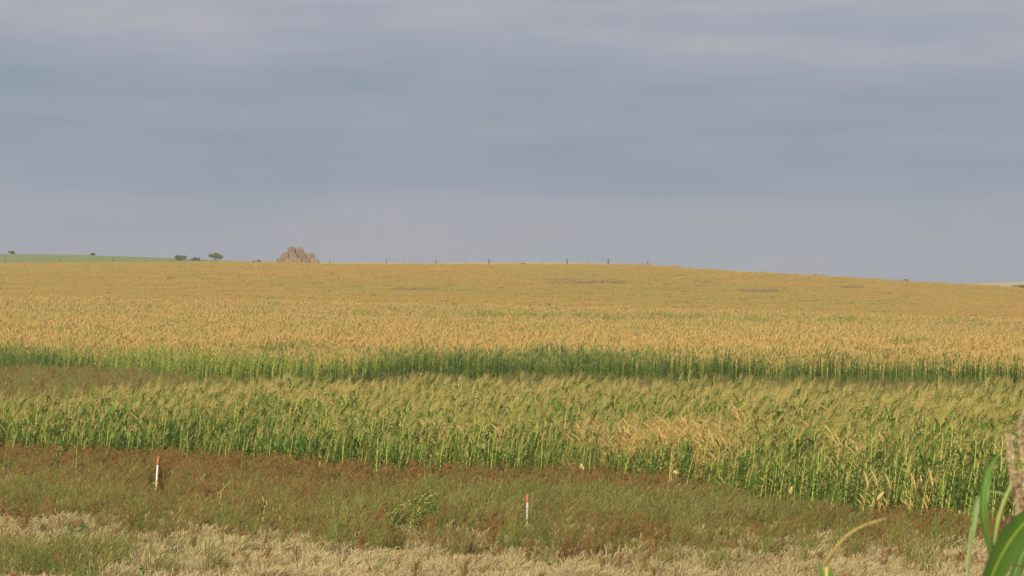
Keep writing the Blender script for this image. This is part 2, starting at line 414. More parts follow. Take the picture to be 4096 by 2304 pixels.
# second field
far = [(x, y) for x, y in field_points(far_edge, lambda p: 345, .24, .74, pad=6) if y > far_edge(to_px(x, y)) + 7 * nz(x, 0, 9, 41) + 5 * nz(x, y, 3, 42) and random.random() < .9]
fg, fd, fl = [], [], []
for x, y in far:
    px = to_px(x, y); e = y - far_edge(px)
    depth = lerp_table([(0,16), (300,8), (500,2), (1350,3), (1550,15), (2300,20), (2800,20), (3300,16), (4096,12)], px)
    lime = 1.3 * blob(px, y, 850, far_edge(px) + 8, 620, 22)
    t = (x, y, terrain(x, y) - .02, rnd(-.35, .35), rnd(.84, 1.08) * (.90 + .34 * nz(x, y, 4, 33)) * (.85 + .15 * sstep(0, 5, e)))
    e2 = e + 16 * nz(x, y, 7, 2) + 8 * nz(x, y, 2.5, 3)
    patch = 1.3 * blob(px, y, 1100, 312, 330, 8) + blob(px, y, 1400, 308, 200, 6) + blob(px, y, 3900, 315, 500, 4) + blob(px, y, 3300, 335, 300, 4)
    e3 = e2 + rnd(-5, 5) * (1 + sstep(2300, 3000, px)); right = sstep(2400, 3000, px)
    if random.random() < lime * .9 and e2 < 45: (fl if random.random() < .75 else fg).append(t)
    elif (e3 < depth and random.random() > .6 * right) or random.random() < patch * .8: fg.append(t)
    else: fd.append(t)
fgp = [joined(corn_parts(rnd(1.7, 2.1), M['leaf_dark'] if i % 2 else M['leaf'], M['leaf'], M['tassel'], nl=14, n=4, fold=0, lean=rnd(.01, .07), nb=5), 'corn_plant') for i in range(7)]
flp = [joined(corn_parts(rnd(1.6, 2.0), M['lime'] if i % 4 else M['leaf'], M['stalk'], M['tassel'], nl=12, n=4, fold=0, lean=rnd(.02, .1)), 'corn_plant') for i in range(5)]
fdp = [joined(corn_parts(rnd(1.7, 2.05), M['leaf'], M['leaf'] if i % 2 else M['stalk'], M['dtassel'], topm=M['dry'], nl=12, n=4, fold=0, lean=rnd(.01, .07), tw=.008), 'corn_plant') for i in range(7)]
scatter('far_cornfield_edge', 'dark green corn along the front edge of the farther cornfield', 'corn', fgp, fg)
scatter('yellowing_corn_patch', 'yellow green corn along the left half of the farther cornfield edge', 'corn', flp, fl)
# beyond 345 m: golden corn as 2.4 m squares of plants
def corn_square(kind):
    ps = []
    for i in range(26):
        if kind == 'd': pp = corn_parts(rnd(1.7, 2.05), M['dry'], M['dry'], M['dtassel'], nl=5, n=3, fold=0, low=True, lean=rnd(.01, .07), tw=.009)
        else: pp = corn_parts(rnd(1.7, 2.05), M['lime'] if i % 2 else M['leaf'], M['stalk'], M['tassel'], nl=5, n=3, fold=0, low=True, lean=rnd(.01, .07), tw=.008)
        ox, oy = rnd(-1.2, 1.2), rnd(-1.2, 1.2)
        for q in pp: q.v = [v + Vector((ox, oy, 0)) for v in q.v]
        ps += pp
    return joined(ps, 'corn_plants')
sq_d = [corn_square('d') for i in range(5)]; sq_g = [corn_square('g') for i in range(3)]
pd, pg_ = [], []
y = 344
while y < 604:
    x = -(y * .1055 + 10)
    while x < y * .1055 + 10:
        px = to_px(x, y)
        g = .5 * blob(px, y, 2000, 540, 700, 25) + .45 * blob(px, y, 3300, 560, 900, 22) + .4 * blob(px, y, 3950, 350, 600, 6) + .35 * blob(px, y, 600, 395, 700, 12) + .12 + .3 * nz(x * .4, y, 14, 6)
        t = (x + rnd(-.4, .4), y, terrain(x, y) - .02, random.choice((0, .15, -.15, .3)), rnd(.92, 1.08))
        (pg_ if random.random() < g else pd).append(t)
        x += 2.4
    y += 2.2
scatter('golden_cornfield', 'golden ripe corn covering the middle of the scene up to the hill', 'corn', fdp, fd)
scatter('golden_corn_beyond', 'golden ripe corn stretching back to the foot of the hill', 'corn', sq_d, pd)
scatter('greenish_corn_beyond', 'greener streaks of corn within the golden field below the hill', 'corn', sq_g, pg_)

# ------------------------------------------------------------------ soybean hill
def soy_square(mat, n=1300, s=3.0, h=.6, mats=None):
    b = MB()
    for i in range(n):
        x, y = rnd(-s, s), rnd(-s, s)
        c = Vector((x, y, rnd(.25, h)))
        nn = (Vector((-.15, -.55, .75)) + rvec(.55)).normalized(); a = nn.cross(rvec(1)).normalized() * rnd(.07, .11); q = a.cross(nn).normalized() * rnd(.05, .09)
        b.quad(c, a, q, mat)
    return b.mesh('soybean_plants')
sp_ = [soy_square(M['soy']) for i in range(5)]; sg_ = [soy_square(M['soyg'], h=.85) for i in range(3)]
PATCH = [(1640, 1165, 130, 5), (1500, 1162, 60, 3), (2310, 1123, 60, 4), (2430, 1126, 170, 3), (2250, 1132, 120, 3), (2960, 1166, 120, 8), (2800, 1169, 40, 3), (3060, 1166, 60, 3), (3550, 1165, 40, 3), (3610, 1172, 50, 3),
         (1975, 1184, 22, 3), (3150, 1172, 22, 3), (3420, 1150, 25, 2)]
sa, sb = [], []
y = 600
while y < 905:
    x = -(y * .1055 + 14)
    while x < y * .1055 + 14:
        z = terrain(x, y); px = to_px(x, y); py = YE + (H - z - .5) / y * F
        k = sum(math.exp(-((px - a) / (c * .8)) ** 2 - ((py - b_) / d_) ** 2) for a, b_, c, d_ in PATCH) * 1.2 + .25 * nz(x, y * .4, 8, 5)
        t = (x + rnd(-1, 1), y + rnd(-1, 1), z - .03, rnd(-.2, .2), rnd(.9, 1.15))
        (sb if k > rnd(.1, 1.6) else sa).append(t)
        x += 5.4
    y += 4.6
scatter('soybean_field', 'golden brown soybean crop covering the hill up to the skyline', 'crop', sp_, sa)
scatter('dark_weed_patches', 'dark greyish green weedy patches low in the crop on the hillside', 'weeds', sg_, sb)
# reddish unmown verge on the crest under the fence
vg = []
b = MB()
protos_v = []
for i in range(4):
    b = MB()
    for k in range(60):
        p = Vector((rnd(-1.2, 1.2), rnd(-.8, .8), 0)); hgt = rnd(.3, .85)
        b.ribbon([p, p + Vector((rnd(-.05, .15), 0, hgt * .6)), p + Vector((rnd(0, .3), 0, hgt))], [.03, .03, .005], M['verge'], side=Vector((1, 0, 0)))
    protos_v.append(b.mesh('verge_grass'))
for i in range(900):
    px = rnd(-250, 4300); y = rnd(905, 914)
    if nz(px, 0, 260, 12) + .25 * nz(px, 0, 40, 3) < -.05 + (.25 if px > 2750 else 0): continue
    x = (px - XC) / F * y
    vg.append((x, y, terrain(x, y), rnd(0, 6), rnd(.5, 1.1) * (1.0 if px < 2750 else .7)))
scatter('verge_grass', 'reddish brown rough grass along the skyline at the edge of the hill crop', 'grass', protos_v, vg)

# ------------------------------------------------------------------ verge in front of the corn
def tuft(mat, n, h, w, seedm=None, spread=.16, lean=.35, leafy=False):
    b = MB()
    for i in range(n):
        p = Vector((rnd(-spread, spread), rnd(-spread, spread), 0)); hh = h * rnd(.55, 1.1); ln = lean * rnd(-.6, 1.7); sy = rnd(-.5, .5)
        sd = Vector((1, rnd(-.6, .6), 0)).normalized()
        pts = [p, p + Vector((ln * hh * .25, sy * hh * .3, hh * .5)), p + Vector((ln * hh * .65, sy * hh * .7, hh * .83)), p + Vector((ln * hh * 1.2, sy * hh, hh))]
        b.ribbon(pts, [w, w, w * .8, w * .2], mat, side=sd)
        if seedm and random.random() < .75:
            q = pts[-1]; d = (pts[-1] - pts[-2]).normalized()
            b.ribbon([q - d * .06, q - d * .01, q + d * .04, q + d * .07 + Vector((.02, 0, -.01))], [.002, .007, .006, .001], seedm, side=sd)
    return b.mesh('grass_tuft')
def bushy(h, leafm, stemm, nb, nl, ls, lean=.15, spread=.5):
    b = MB(); top = Vector((lean * h, 0, h))
    def ax(t): return Vector((lean * h * t * t, 0, h * t))
    b.tube([ax(0), ax(.5), ax(1)], [.006, .005, .002], stemm, 3, False)
    for i in range(nb):
        t = rnd(.12, .95); a = rnd(0, 6.28); L_ = h * rnd(.18, .42) * (1.15 - t * .6)
        d = Vector((math.cos(a) * spread + .15, math.sin(a) * spread, 1)).normalized()
        p0 = ax(t); p1 = p0 + d * L_
        b.ribbon([p0, p1], [.003, .0015], stemm, side=Vector((1, 0, 0)))
        for k in range(nl):
            c = p0.lerp(p1, rnd(.15, 1.1)) + rvec(.03)
            u = (d + rvec(.8)).normalized() * rnd(.6, 1.3) * ls
            b.quad(c, u, u.cross(rvec(1)).normalized() * ls * .45, leafm)
    return b.mesh('weed')
tan_t = [tuft(M['grass'] if i % 6 else M['olive'], 80, rnd(.26, .42), .003, M['seed']) for i in range(6)]
grn_t = [tuft(M['ggrass'], 45, rnd(.28, .4), .007, None, .15, .3) for i in range(5)]
oli_t = [tuft(M['olive'], 45, rnd(.6, .85), .005, (M['rstem'], M['olive'], M['grass'], M['ggrass'], M['olive'], M['olive'])[i % 6], .18, .28) for i in range(6)]
rus_t = [bushy(rnd(.7, 1.0), M['rust'], M['rstem'], 26, 12, .021) for i in range(7)]
for_t = [bushy(rnd(.25, .45), M['forb'], M['ggrass'], 18, 9, .032, .05, 1.1) for i in range(5)]
T, G, O_, RU, FO = [], [], [], [], []
def weights(px, py, x, y):
    """how much of each kind of cover stands at a ground point, from the photo's patches"""
    n = nz(x, y, 2.2, 21); n2 = nz(x, y, .8, 22)
    up = lerp_table([(-400,2030), (0,2040), (500,2085), (1000,2125), (1500,2165), (2000,2215), (2600,2235), (3200,2235), (4096,2245), (4600,2245)], px) + 45 * n + 45 * n2 + 20 * nz(x, y, .35, 25)
    if py < up:          # weed belt
        ol = blob(px, py, 2050, 2110, 520, 80) + blob(px, py, 2900, 2130, 500, 50) * .8 + .35 * blob(px, py, 200, 1930, 250, 60)
        ol = min(.9, max(0.06, ol * .95 + .45 * n + .35 * n2 + .05 - .35 * sstep(2900, 3500, px)))
        return {'r': 1.9 - ol * 1.5 * (1 - .7 * sstep(near_edge(px) - 9, near_edge(px) - 4, y)), 'o': ol * .6, 't': .4 * sstep(up - 60, up, py) + max(0, .55 * n2 + .4 * n + .45 * blob(px, py, 900, 2090, 700, 55) - .12), 'g': .04, 'f': .16 * ol + .12 + .9 * blob(px, py, 60, 1985, 190, 38)}
    # grass belt with green and leafy patches
    gr = 1.3 * blob(px, py, 150, 2345, 400, 60) + blob(px, py, 1440, 2260, 130, 30) + blob(px, py, 300, 2110, 230, 28) + .9 * blob(px, py, 720, 2185, 300, 22) + .8 * blob(px, py, 1200, 2195, 260, 28) + .7 * blob(px, py, 20, 2040, 170, 45) + .45 * blob(px, py, 1750, 2255, 60, 20)
    gr = min(1, max(0, gr + .35 * n + .35 * n2 - .12))
    mix = (1 - sstep(up + 10, up + 135, py)) * (1 if px < 1600 else .35)
    ru = max(0, mix * (.95 + 1.2 * n2)) + .03
    return {'r': ru, 'o': .12 * mix + .15 * gr, 't': (1 - .8 * gr) * (1 - .6 * mix) * (.9 + .5 * n2), 'g': gr * .4 + .02, 'f': gr * .8 + .22 * mix + .9 * blob(px, py, 240, 2165, 130, 28)}
y = 78.0
while y < 150:
    stepx = .19; x = -(y * .1055 + 2.5)
    while x < y * .1055 + 2.5:
        X, Y = x + rnd(-.1, .1), y + rnd(-.1, .1)
        px, py = to_px(X, Y), row_of(Y)
        if near_edge(px) + 4 <= Y < near_edge(px) + 9 and random.random() < .3 * (1 - sstep(900, 2300, px)):
            RU.append((X, Y, terrain(X, Y), rnd(-.7, .7), rnd(.7, 1.25)))
        if Y < near_edge(px) + 4:
            wt = weights(px, py, X, Y); z = terrain(X, Y) - .02; rz = rnd(-.6, .6); q = random.random
            if q() < wt['t'] * .75: T.append((X, Y, z, rz, rnd(.65, 1.1) * (1 + .45 * nz(X, Y, 1.6, 61) + .3 * nz(X, Y, .6, 62))))
            if q() < wt['r'] * .6 * (1.0 + .7 * nz(X, Y, 1.3, 55)): RU.append((X, Y, z, rnd(-.7, .7), rnd(.5, .88) * (.8 + .3 * sstep(near_edge(px) - 6, near_edge(px), Y)) * (1.12 - .3 * sstep(2300, 3300, px))))
            if q() < wt['o'] * .8: O_.append((X, Y, z, rz, rnd(.7, 1.1)))
            if q() < wt['g'] * .7: G.append((X, Y, z, rz, rnd(.8, 1.3)))
            if q() < wt['f'] * .35: FO.append((X, Y, z, rnd(0, 6), rnd(.7, 1.2)))
        x += stepx
    y += .19
# weed strip between the two cornfields, left, and rough grass along the farther edge
for i in range(15000):
    px = rnd(-500, 1700); y = rnd(150, 290); x = (px - XC) / F * y
    if near_end(px) - 3 < y < far_edge(px) and random.random() < 1 - sstep(350, 950, px):
        (RU if random.random() < .15 else (O_ if random.random() < .7 else G)).append((x, y, terrain(x, y), rnd(-.5, .5), rnd(.7, 1.2)))
for i in range(16000):
    px = rnd(-300, 4400); y = rnd(near_end(px), far_edge(px) + 1); x = (px - XC) / F * y
    (O_ if random.random() < .6 + .4 * (px < 600) else T).append((x, y, terrain(x, y), rnd(-.5, .5), rnd(.3, .6) + (.5 * random.random() if y > far_edge(px) - 5 else 0)))
# bank by the camera, below the frame
for i in range(1500):
    x, y = rnd(-6, 6), rnd(4, 24); T.append((x, y, terrain(x, y), rnd(-.5, .5), rnd(.5, .8)))
SIGHT = [(628,1976,.26,12,1966), (2108,2164,.2,8,2158), (210,1945,.2,6,1935), (302,1960,.15,6,1950), (8,1945,.2,5,1940), (880,2120,.1,3,2120), (1038,2195,.12,3,2190), (1829,2150,.08,3,2125), (1620,2225,.35,2.5,2190), (1560,2200,.25,2.5,2170)]
for px, row in ((3522,2010), (2330,1885), (3165,1985), (2705,1900)): SIGHT.append((px, -(near_edge(px) - .2), .14, 4, row))
def thin(pts, hgt):
    out = []
    for p in pts:
        x, y, z, rz, sc = p; keep = True
        for px, py, hw, dep, vis in SIGHT:
            d = H * F / (py - YE) if py > 0 else -py
            if d - dep < y < d + .1 and abs(to_px(x, y) - px) < hw / d * F + 4:
                lim = H - (vis - YE) / F * y          # height under the line of sight
                if sc * hgt > lim:
                    if lim < .13: keep = False; break
                    sc = min(sc, lim / hgt)
        if keep: out.append((x, y, z, rz, sc))
    return out
T, G, O_, RU, FO = thin(T, .45), thin(G, .42), thin(O_, .85), thin(RU, 1.0), thin(FO, .45)
scatter('dry_grass', 'pale tan dry grass with fluffy seed heads along the bottom of the photo', 'grass', tan_t, T)
scatter('green_grass', 'fresh green grass patches among the dry grass in the foreground', 'grass', grn_t, G)
scatter('olive_grass', 'tall olive green grass in the belt between dry grass and corn', 'grass', oli_t, O_)
scatter('rusty_weeds', 'rust brown seeding weeds in front of the near corn', 'weeds', rus_t, RU)
scatter('leafy_ground_cover', 'low dark green leafy weeds dotted through the foreground grass', 'weeds', for_t, FO)

# ------------------------------------------------------------------ things in the verge
def dock(h, br=7):
    b = MB(); lean = rnd(.0, .25)
    def ax(t): return Vector((lean * h * t, 0, h * t))
    b.tube([ax(0), ax(.5), ax(1)], [.006, .005, .003], M['dock'], 4)
    for i in range(br):
        t = .4 + .5 * i / br; a = rnd(-.6, .6) + (0 if i % 2 else math.pi); d = Vector((math.cos(a) * .55 + .1, math.sin(a) * .4, 1)).normalized()
        p0, p1 = ax(t), ax(t) + d * h * rnd(.18, .32)
        b.tube([p0, p1], [.004, .002], M['dock'], 3)
        for k in range(16):
            c = p0.lerp(p1, rnd(.2, 1.05)); u = rvec(1).normalized() * .014
            b.quad(c, u, u.cross(rvec(1)).normalized() * .012, M['dock'])
    for k in range(24):
        c = ax(rnd(.55, 1.02)); u = rvec(1).normalized() * .015
        b.quad(c, u, u.cross(rvec(1)).normalized() * .013, M['dock'])
    return b.mesh('dock_plant')
dm = [dock(rnd(.5, .6), random.randint(5, 9)) for i in range(5)]
for px, py, hp in [(188,2245,60), (212,2228,52), (238,2232,46), (262,2226,44), (335,2240,50), (362,2243,56), (425,2235,38), (752,2122,70), (735,2112,52), (1022,2138,90), (1420,2215,86), (1428,2160,80), (1740,2140,70),
                   (1858,2258,76), (1878,2225,60), (2232,2295,82), (2252,2280,80), (2285,2286,96), (2645,2240,84), (2610,2225,50), (2900,2290,40), (3060,2300,50), (3215,2240,66), (3240,2225,50), (3120,2240,60),
                   (1050,2294,60), (1180,2296,66), (1385,2292,50), (3520,2300,60), (3620,2292,52), (3760,2298,60), (3830,2290,54), (60,2236,40), (2575,2290,60), (2800,2240,40)]:
    x, y = at_row(px, py + 30); o = bpy.data.objects.new('dock_plant', random.choice(dm)); C.objects.link(o)
    o.location = (x, y, terrain(x, y) - .01); o.rotation_euler = (0, 0, rnd(-.4, .4)); s_ = (hp + 62) / F * y / .55; o.scale = (s_,) * 3
    tag(o, 'dark red seeding dock stalk rising above the pale dry grass', 'weed', 'dark red dock stalks in the grass')
def flower(h, n):
    b = MB(); b2 = MB()
    for i in range(n):
        tip = Vector((rnd(-.09, .16), rnd(-.1, .1), h * rnd(.8, 1.05)))
        b.tube([Vector((0, 0, 0)), tip * .5 + Vector((-.02, 0, .02)), tip], [.004, .003, .002], M['ggrass'], 3)
        for k in range(7):
            a = k * .9; u = Vector((math.cos(a), math.sin(a) * .6 - .2, .5 * math.sin(a))) * .02
            b2.quad(tip + u, u * .9, Vector((0, .4, 1)).cross(u).normalized() * .009, M['yellow'])
    for k in range(24):
        u = rvec(.035); b.quad(Vector((rnd(-.08, .08), rnd(-.08, .08), rnd(.05, h * .7))), u, u.cross(rvec(1)).normalized() * .012, M['ggrass'])
    return b.mesh('stem'), b2.mesh('blossom')
fm = [flower(.44, k) for k in (2, 3, 4, 5)]
for px, py in [(308,2190), (545,2200), (508,2222), (413,2232), (680,2135), (845,2140), (853,2210), (1510,2215), (1740,2300), (1758,2298), (1925,2290), (1622,2245), (2275,2060), (2290,2055), (2508,2055), (2540,2080), (2890,2200), (2908,2222), (2872,2215),
               (2950,2302), (3228,2200), (3375,2282), (3400,2258), (3455,2300), (3755,2302), (3668,2210), (2520,2220), (2155,2300), (1190,2040), (940,2010), (3040,2180)]:
    x, y = at_row(px, py + 62); st_, bl = random.choice(fm)
    o = empty('flowering_weed', (x, y, terrain(x, y)), 'small weed with bright yellow blossoms in the verge grass', 'flower', 'yellow flowering weeds', rnd(-.5, .5))
    for nm, me_ in (('stem', st_), ('blossom', bl)):
        c = bpy.data.objects.new(nm, me_); C.objects.link(c); c.parent = o

def poly_pts(px_pts, dd, dy=0):
    return [P(a, b_, dd + (dy * i)) for i, (a, b_) in enumerate(px_pts)]
def curve_local(root, pts): return [p - root for p in pts]
def tall_weed(label, cat, path, base_py, r, mat, twigs=(), leafm=None, name='dead_stalk', nleaf=0, seeds=0):
    """a stalk standing at a ground point, its bends measured off the photo at that distance"""
    x, y = at_row(path[0][0], base_py); root = Vector((x, y, terrain(x, y)))
    o = empty(name, root, label, cat)
    pts = [Vector((0, 0, 0))] + [P(a, b_, y) - root + Vector((0, rnd(-.03, .03), 0)) for a, b_ in path]
    b = MB(); n = len(pts); b.tube(pts, [r * (1 - .6 * i / n) for i in range(n)], mat, 6); b.obj('stem', o)
    f = MB()
    for tw in twigs:
        q = [P(a, b_, y) - root + Vector((0, rnd(-.08, .08), 0)) for a, b_ in tw]
        b = MB(); b.tube(q, [r * .55 * (1 - .5 * i / len(q)) for i in range(len(q))], mat, 4); b.obj('twig', o)
        if nleaf:
            for k in range(nleaf):
                i = random.randrange(len(q) - 1); c = q[i].lerp(q[i + 1], random.random()) + rvec(.09); u = (rvec(1) + Vector((.3, 0, -.4))).normalized() * rnd(.02, .04)
                f.quad(c, u, u.cross(rvec(1)).normalized() * rnd(.01, .018), leafm)
    if nleaf:
        for k in range(nleaf * 2):
            i = random.randrange(max(0, n // 3), n - 1); c = pts[i].lerp(pts[i + 1], random.random()) + rvec(.12); u = (rvec(1) + Vector((.3, 0, -.4))).normalized() * rnd(.02, .045)
            f.quad(c, u, u.cross(rvec(1)).normalized() * rnd(.01, .02), leafm)
        f.obj('leaves', o)
    if seeds:
        s2 = MB()
        for k in range(seeds):
            i = random.randrange(n // 2, n - 1); c = pts[i].lerp(pts[i + 1], random.random())
            for j in range(6):
                u = rvec(1).normalized() * .022; s2.quad(c + rvec(.012), u, u.cross(rvec(1)).normalized() * .02, M['dock'])
        s2.obj('seed_heads', o)
    return o
tall_weed('slim pale yellow bent dead stalk in rusty weeds right of the left stake', 'dead stalk', [(864,2115), (872,2075), (878,2010), (886,1965), (905,1940), (922,1925)], 2120, .009, M['pale'], [[(886,1965), (898,1948), (895,1930)]])
tall_weed('pale yellow branched dead sunflower stalk with dark seed heads, left of the leafy leaning weeds', 'dead stalk', [(1036,2190), (1040,2140), (1050,2090), (1056,2045), (1060,2030), (1050,1985)], 2195, .013, M['pale'],
          [[(1042,2140), (1020,2120), (1000,2105)], [(1056,2045), (1068,2020), (1064,2000)], [(1046,2110), (1062,2102)]], seeds=6)
tall_weed('thin reddish dead stalk between the leafy leaning weeds and the right stake', 'dead stalk', [(1829,2120), (1828,2080), (1832,2040), (1836,2010), (1834,1995)], 2150, .008, M['tassel'])
tall_weed('leafy weed leaning far right with an arching green top in front of olive grass', 'tall weed',
          [(1606,2190), (1625,2150), (1645,2100), (1665,2060), (1690,2010), (1715,1985), (1745,1975)], 2225, .016, M['pale'],
          [[(1640,2100), (1655,2040), (1690,1985), (1725,1960)], [(1668,2060), (1700,2040), (1735,2030)], [(1650,2090), (1672,2020), (1660,1990)], [(1690,2010), (1720,2010), (1748,2032)]], M['ggrass'], 'tall_weed', 95)
tall_weed('upright leafy weed with pale stalk just left of the far leaning leafy weed', 'tall weed',
          [(1546,2170), (1556,2120), (1566,2085), (1580,2060), (1605,2020), (1640,2000)], 2200, .014, M['pale'],
          [[(1560,2100), (1578,2075), (1610,2060)], [(1566,2085), (1570,2050), (1590,2030)], [(1556,2120), (1590,2105), (1615,2100)]], M['ggrass'], 'tall_weed', 80, 5)

def stake(label, top, colour_end, tape, foot, w, red, white, tapem, bead=False, frosting=0):
    d = H * F / (foot[1] + 14 - YE); root = P(foot[0], foot[1] + 14, d)
    o = empty('marker_stake', root, label, 'marker stake', 'red tipped marker stakes')
    del o['group']
    tp, cp, fp = P(*top, d) - root, P(*colour_end, d) - root, P(*foot, d) - root
    r = w / F * d / 2
    b = MB(); b.tube([Vector((fp.x, 0, -.25)), fp, cp], [r, r, r], white, 10); b.obj('post', o, True)
    b = MB(); b.tube([cp - (tp - cp).normalized() * .01, cp, tp - (tp - cp) * .04, tp], [r * 1.25, r * 1.35, r * 1.3, r * .8], red, 10); b.obj('painted_tip', o, True)
    t = P(*tape, d) - root
    b = MB(); b.tube([t + Vector((0, 0, -.022)), t + Vector((0, 0, .022))], [r * 1.5, r * 1.5], tapem, 10)
    b.ribbon([t + Vector((-r * 3.2, -.01, -.004)), t + Vector((0, -r * 1.7, .004)), t + Vector((r * 3.0, -.01, 0))], [.018, .02, .016], tapem, side=Vector((0, 0, 1)))
    b.obj('tape', o)
    if bead:
        b = MB(); c = P(2113, 2050, d) - root; b.tube([c + Vector((-.012, 0, 0)), c + Vector((.012, 0, 0))], [.012, .010], M['black'], 8); b.obj('clip', o)
    return o
stake('white marker stake with orange red tip and orange tape, leaning slightly, among rusty weeds', (634,1826), (631,1857), (623,1932), (624,1962), 8, M['redorange'], M['white'], M['otape'])
stake('grey marker stake with red tip and bright yellow tape, in olive grass at photo centre', (2110,1978), (2110,2007), (2106,2103), (2106,2150), 8.5, M['red'], M['grey'], M['ytape'], True)

# fallen / loose pale husks and orange leaves showing on front corn: yellow leaning cob and bent bright leaves
for px, py, ln, a, mt, lab in [(3522,1985,.24,.9,'husk','large pale yellow corn cob hanging tilted low at the right of the front corn'),
                               (2330,1868,.17,-1.1,'husk','pale corn cob hanging from the corn edge right of the tall red weeds at centre'),
                               (3165,1962,.2,1.4,'husk','narrow pale corn cob hanging upright at the front of the near corn'),
                               (2705,1890,.13,-.6,'husk','small whitish corn cob low in the corn below the withered patch')]:
    d = near_edge(px) + .5; c = P(px, py, d); u = Vector((math.cos(a), -.25, math.sin(a))).normalized()
    b = MB(); b.tube([c + u * ln * t for t in (-.5, -.3, 0, .3, .5)], [.01, .035, .042, .032, .008], M[mt], 9)
    for s_ in (-1, 1): b.ribbon([c + u * ln * -.5, c + u * ln * -.1 + Vector((s_ * .045, 0, 0)), c + u * ln * .35 + Vector((s_ * .08, 0, .01))], [.01, .02, .003], M['husk'])
    # shank down to the soil so the cob belongs to a broken stalk
    g = terrain(c.x + .1, d + .1); b.tube([c - u * ln * .5, c - u * ln * .6 + Vector((.04, .05, .02)), Vector((c.x + .1, d + .1, g))], [.008, .010, .013], M['tan'], 5)
    tag(b.obj('corn_cob'), lab, 'corn cob')

# ------------------------------------------------------------------ near corn at the lower right, about 12 m away
D = 12.0
def gz(x, y): return terrain(x, y)
root = Vector((P(4060, 2300, D).x, D + .25, gz(1.2, D)))
fp_ = empty('corn_plant', root, 'out of focus corn plant with broad leaf close to camera at the lower right corner', 'corn plant')
def rel(pts): return [p - root for p in pts]
def smooth(pts, n=4):
    out = []
    for i in range(len(pts) - 1):
        p0, p1, p2, p3 = pts[max(i-1, 0)], pts[i], pts[i+1], pts[min(i+2, len(pts)-1)]
        for k in range(n):
            t = k / n
            out.append(.5 * ((2*p1) + (p2 - p0)*t + (2*p0 - 5*p1 + 4*p2 - p3)*t*t + (3*p1 - p0 - 3*p2 + p3)*t**3))
    return out + [pts[-1]]
def wl(vals, n):  # resample half widths
    return [lerp_table([(i / (len(vals) - 1), v) for i, v in enumerate(vals)], k / (n - 1)) for k in range(n)]
def px_w(v, d=D): return v / F * d / 2
# stalk from the ground up to the tassel stem
p = smooth(rel([Vector((root.x, root.y, root.z)), P(3985, 2900, D + .1), P(3962, 2500, D), P(3958, 2300, D), P(3975, 2170, D), P(4005, 2040, D), P(4045, 1945, D), P(4098, 1868, D), P(4150, 1790, D)]))
b = MB(); b.tube(p, wl([px_w(46), px_w(40), px_w(34), px_w(24), px_w(20), px_w(17), px_w(15), px_w(12), px_w(10)], len(p)), M['stalk_near'], 10); b.obj('stalk', fp_, True)
# broad leaf: rises out of the stalk below the frame, arches over to the right
p = smooth(rel([P(3962, 2480, D), P(3945, 2380, D - .06), P(3985, 2262, D - .12), P(4045, 2155, D - .16), P(4110, 2080, D - .18), P(4190, 2040, D - .14), P(4290, 2060, D), P(4370, 2160, D + .1)]), 6)
b = MB(); b.ribbon(p, wl([px_w(40), px_w(80), px_w(104), px_w(122), px_w(118), px_w(100), px_w(60), px_w(6)], len(p)), M['blade'], side=Vector((.80, .35, -.48)), fold=.28); b.obj('leaf', fp_, True)
# upright leaf
p = smooth(rel([P(3968, 2230, D), P(3945, 2140, D - .03), P(3933, 2060, D - .05), P(3934, 1980, D - .05), P(3948, 1900, D - .03), P(3975, 1845, D), P(4002, 1805, D + .03)]), 4)
b = MB(); b.ribbon(p, wl([px_w(20), px_w(24), px_w(34), px_w(40), px_w(30), px_w(16), px_w(2)], len(p)), M['blade'], side=Vector((.95, .25, -.05)), fold=.5); b.obj('leaf', fp_, True)
# withered leaf piece on the stalk
p = smooth(rel([P(3998, 2110, D), P(4022, 2090, D - .04), P(4052, 2086, D - .04), P(4080, 2095, D)]), 4)
b = MB(); b.ribbon(p, wl([px_w(10), px_w(42), px_w(40), px_w(14)], len(p)), M['brown_shrub'], side=Vector((.2, .2, 1)), fold=.3); b.obj('leaf', fp_, True)
# leaf at the frame's right edge, low
p = smooth(rel([P(4010, 2420, D + .15), P(4060, 2290, D + .2), P(4100, 2200, D + .25), P(4160, 2150, D + .3), P(4230, 2200, D + .3)]), 4)
b = MB(); b.ribbon(p, wl([px_w(30), px_w(50), px_w(60), px_w(50), px_w(4)], len(p)), M['blade'], side=Vector((.8, .3, -.4)), fold=.4); b.obj('leaf', fp_, True)
# curly brown tendril-like dead leaf
for lst in ([(3962,2262), (3930,2246), (3900,2250), (3880,2258), (3868,2270)], [(3975,2262), (4045,2260), (4075,2264), (4110,2272), (4150,2300)]):
    p = smooth(rel([P(a, c, D + .05) for a, c in lst]), 3)
    b = MB(); b.ribbon(p, wl([px_w(9), px_w(9), px_w(7), px_w(2)], len(p)), M['dock'], side=Vector((0, .3, 1))); b.obj('dead_leaf', fp_)
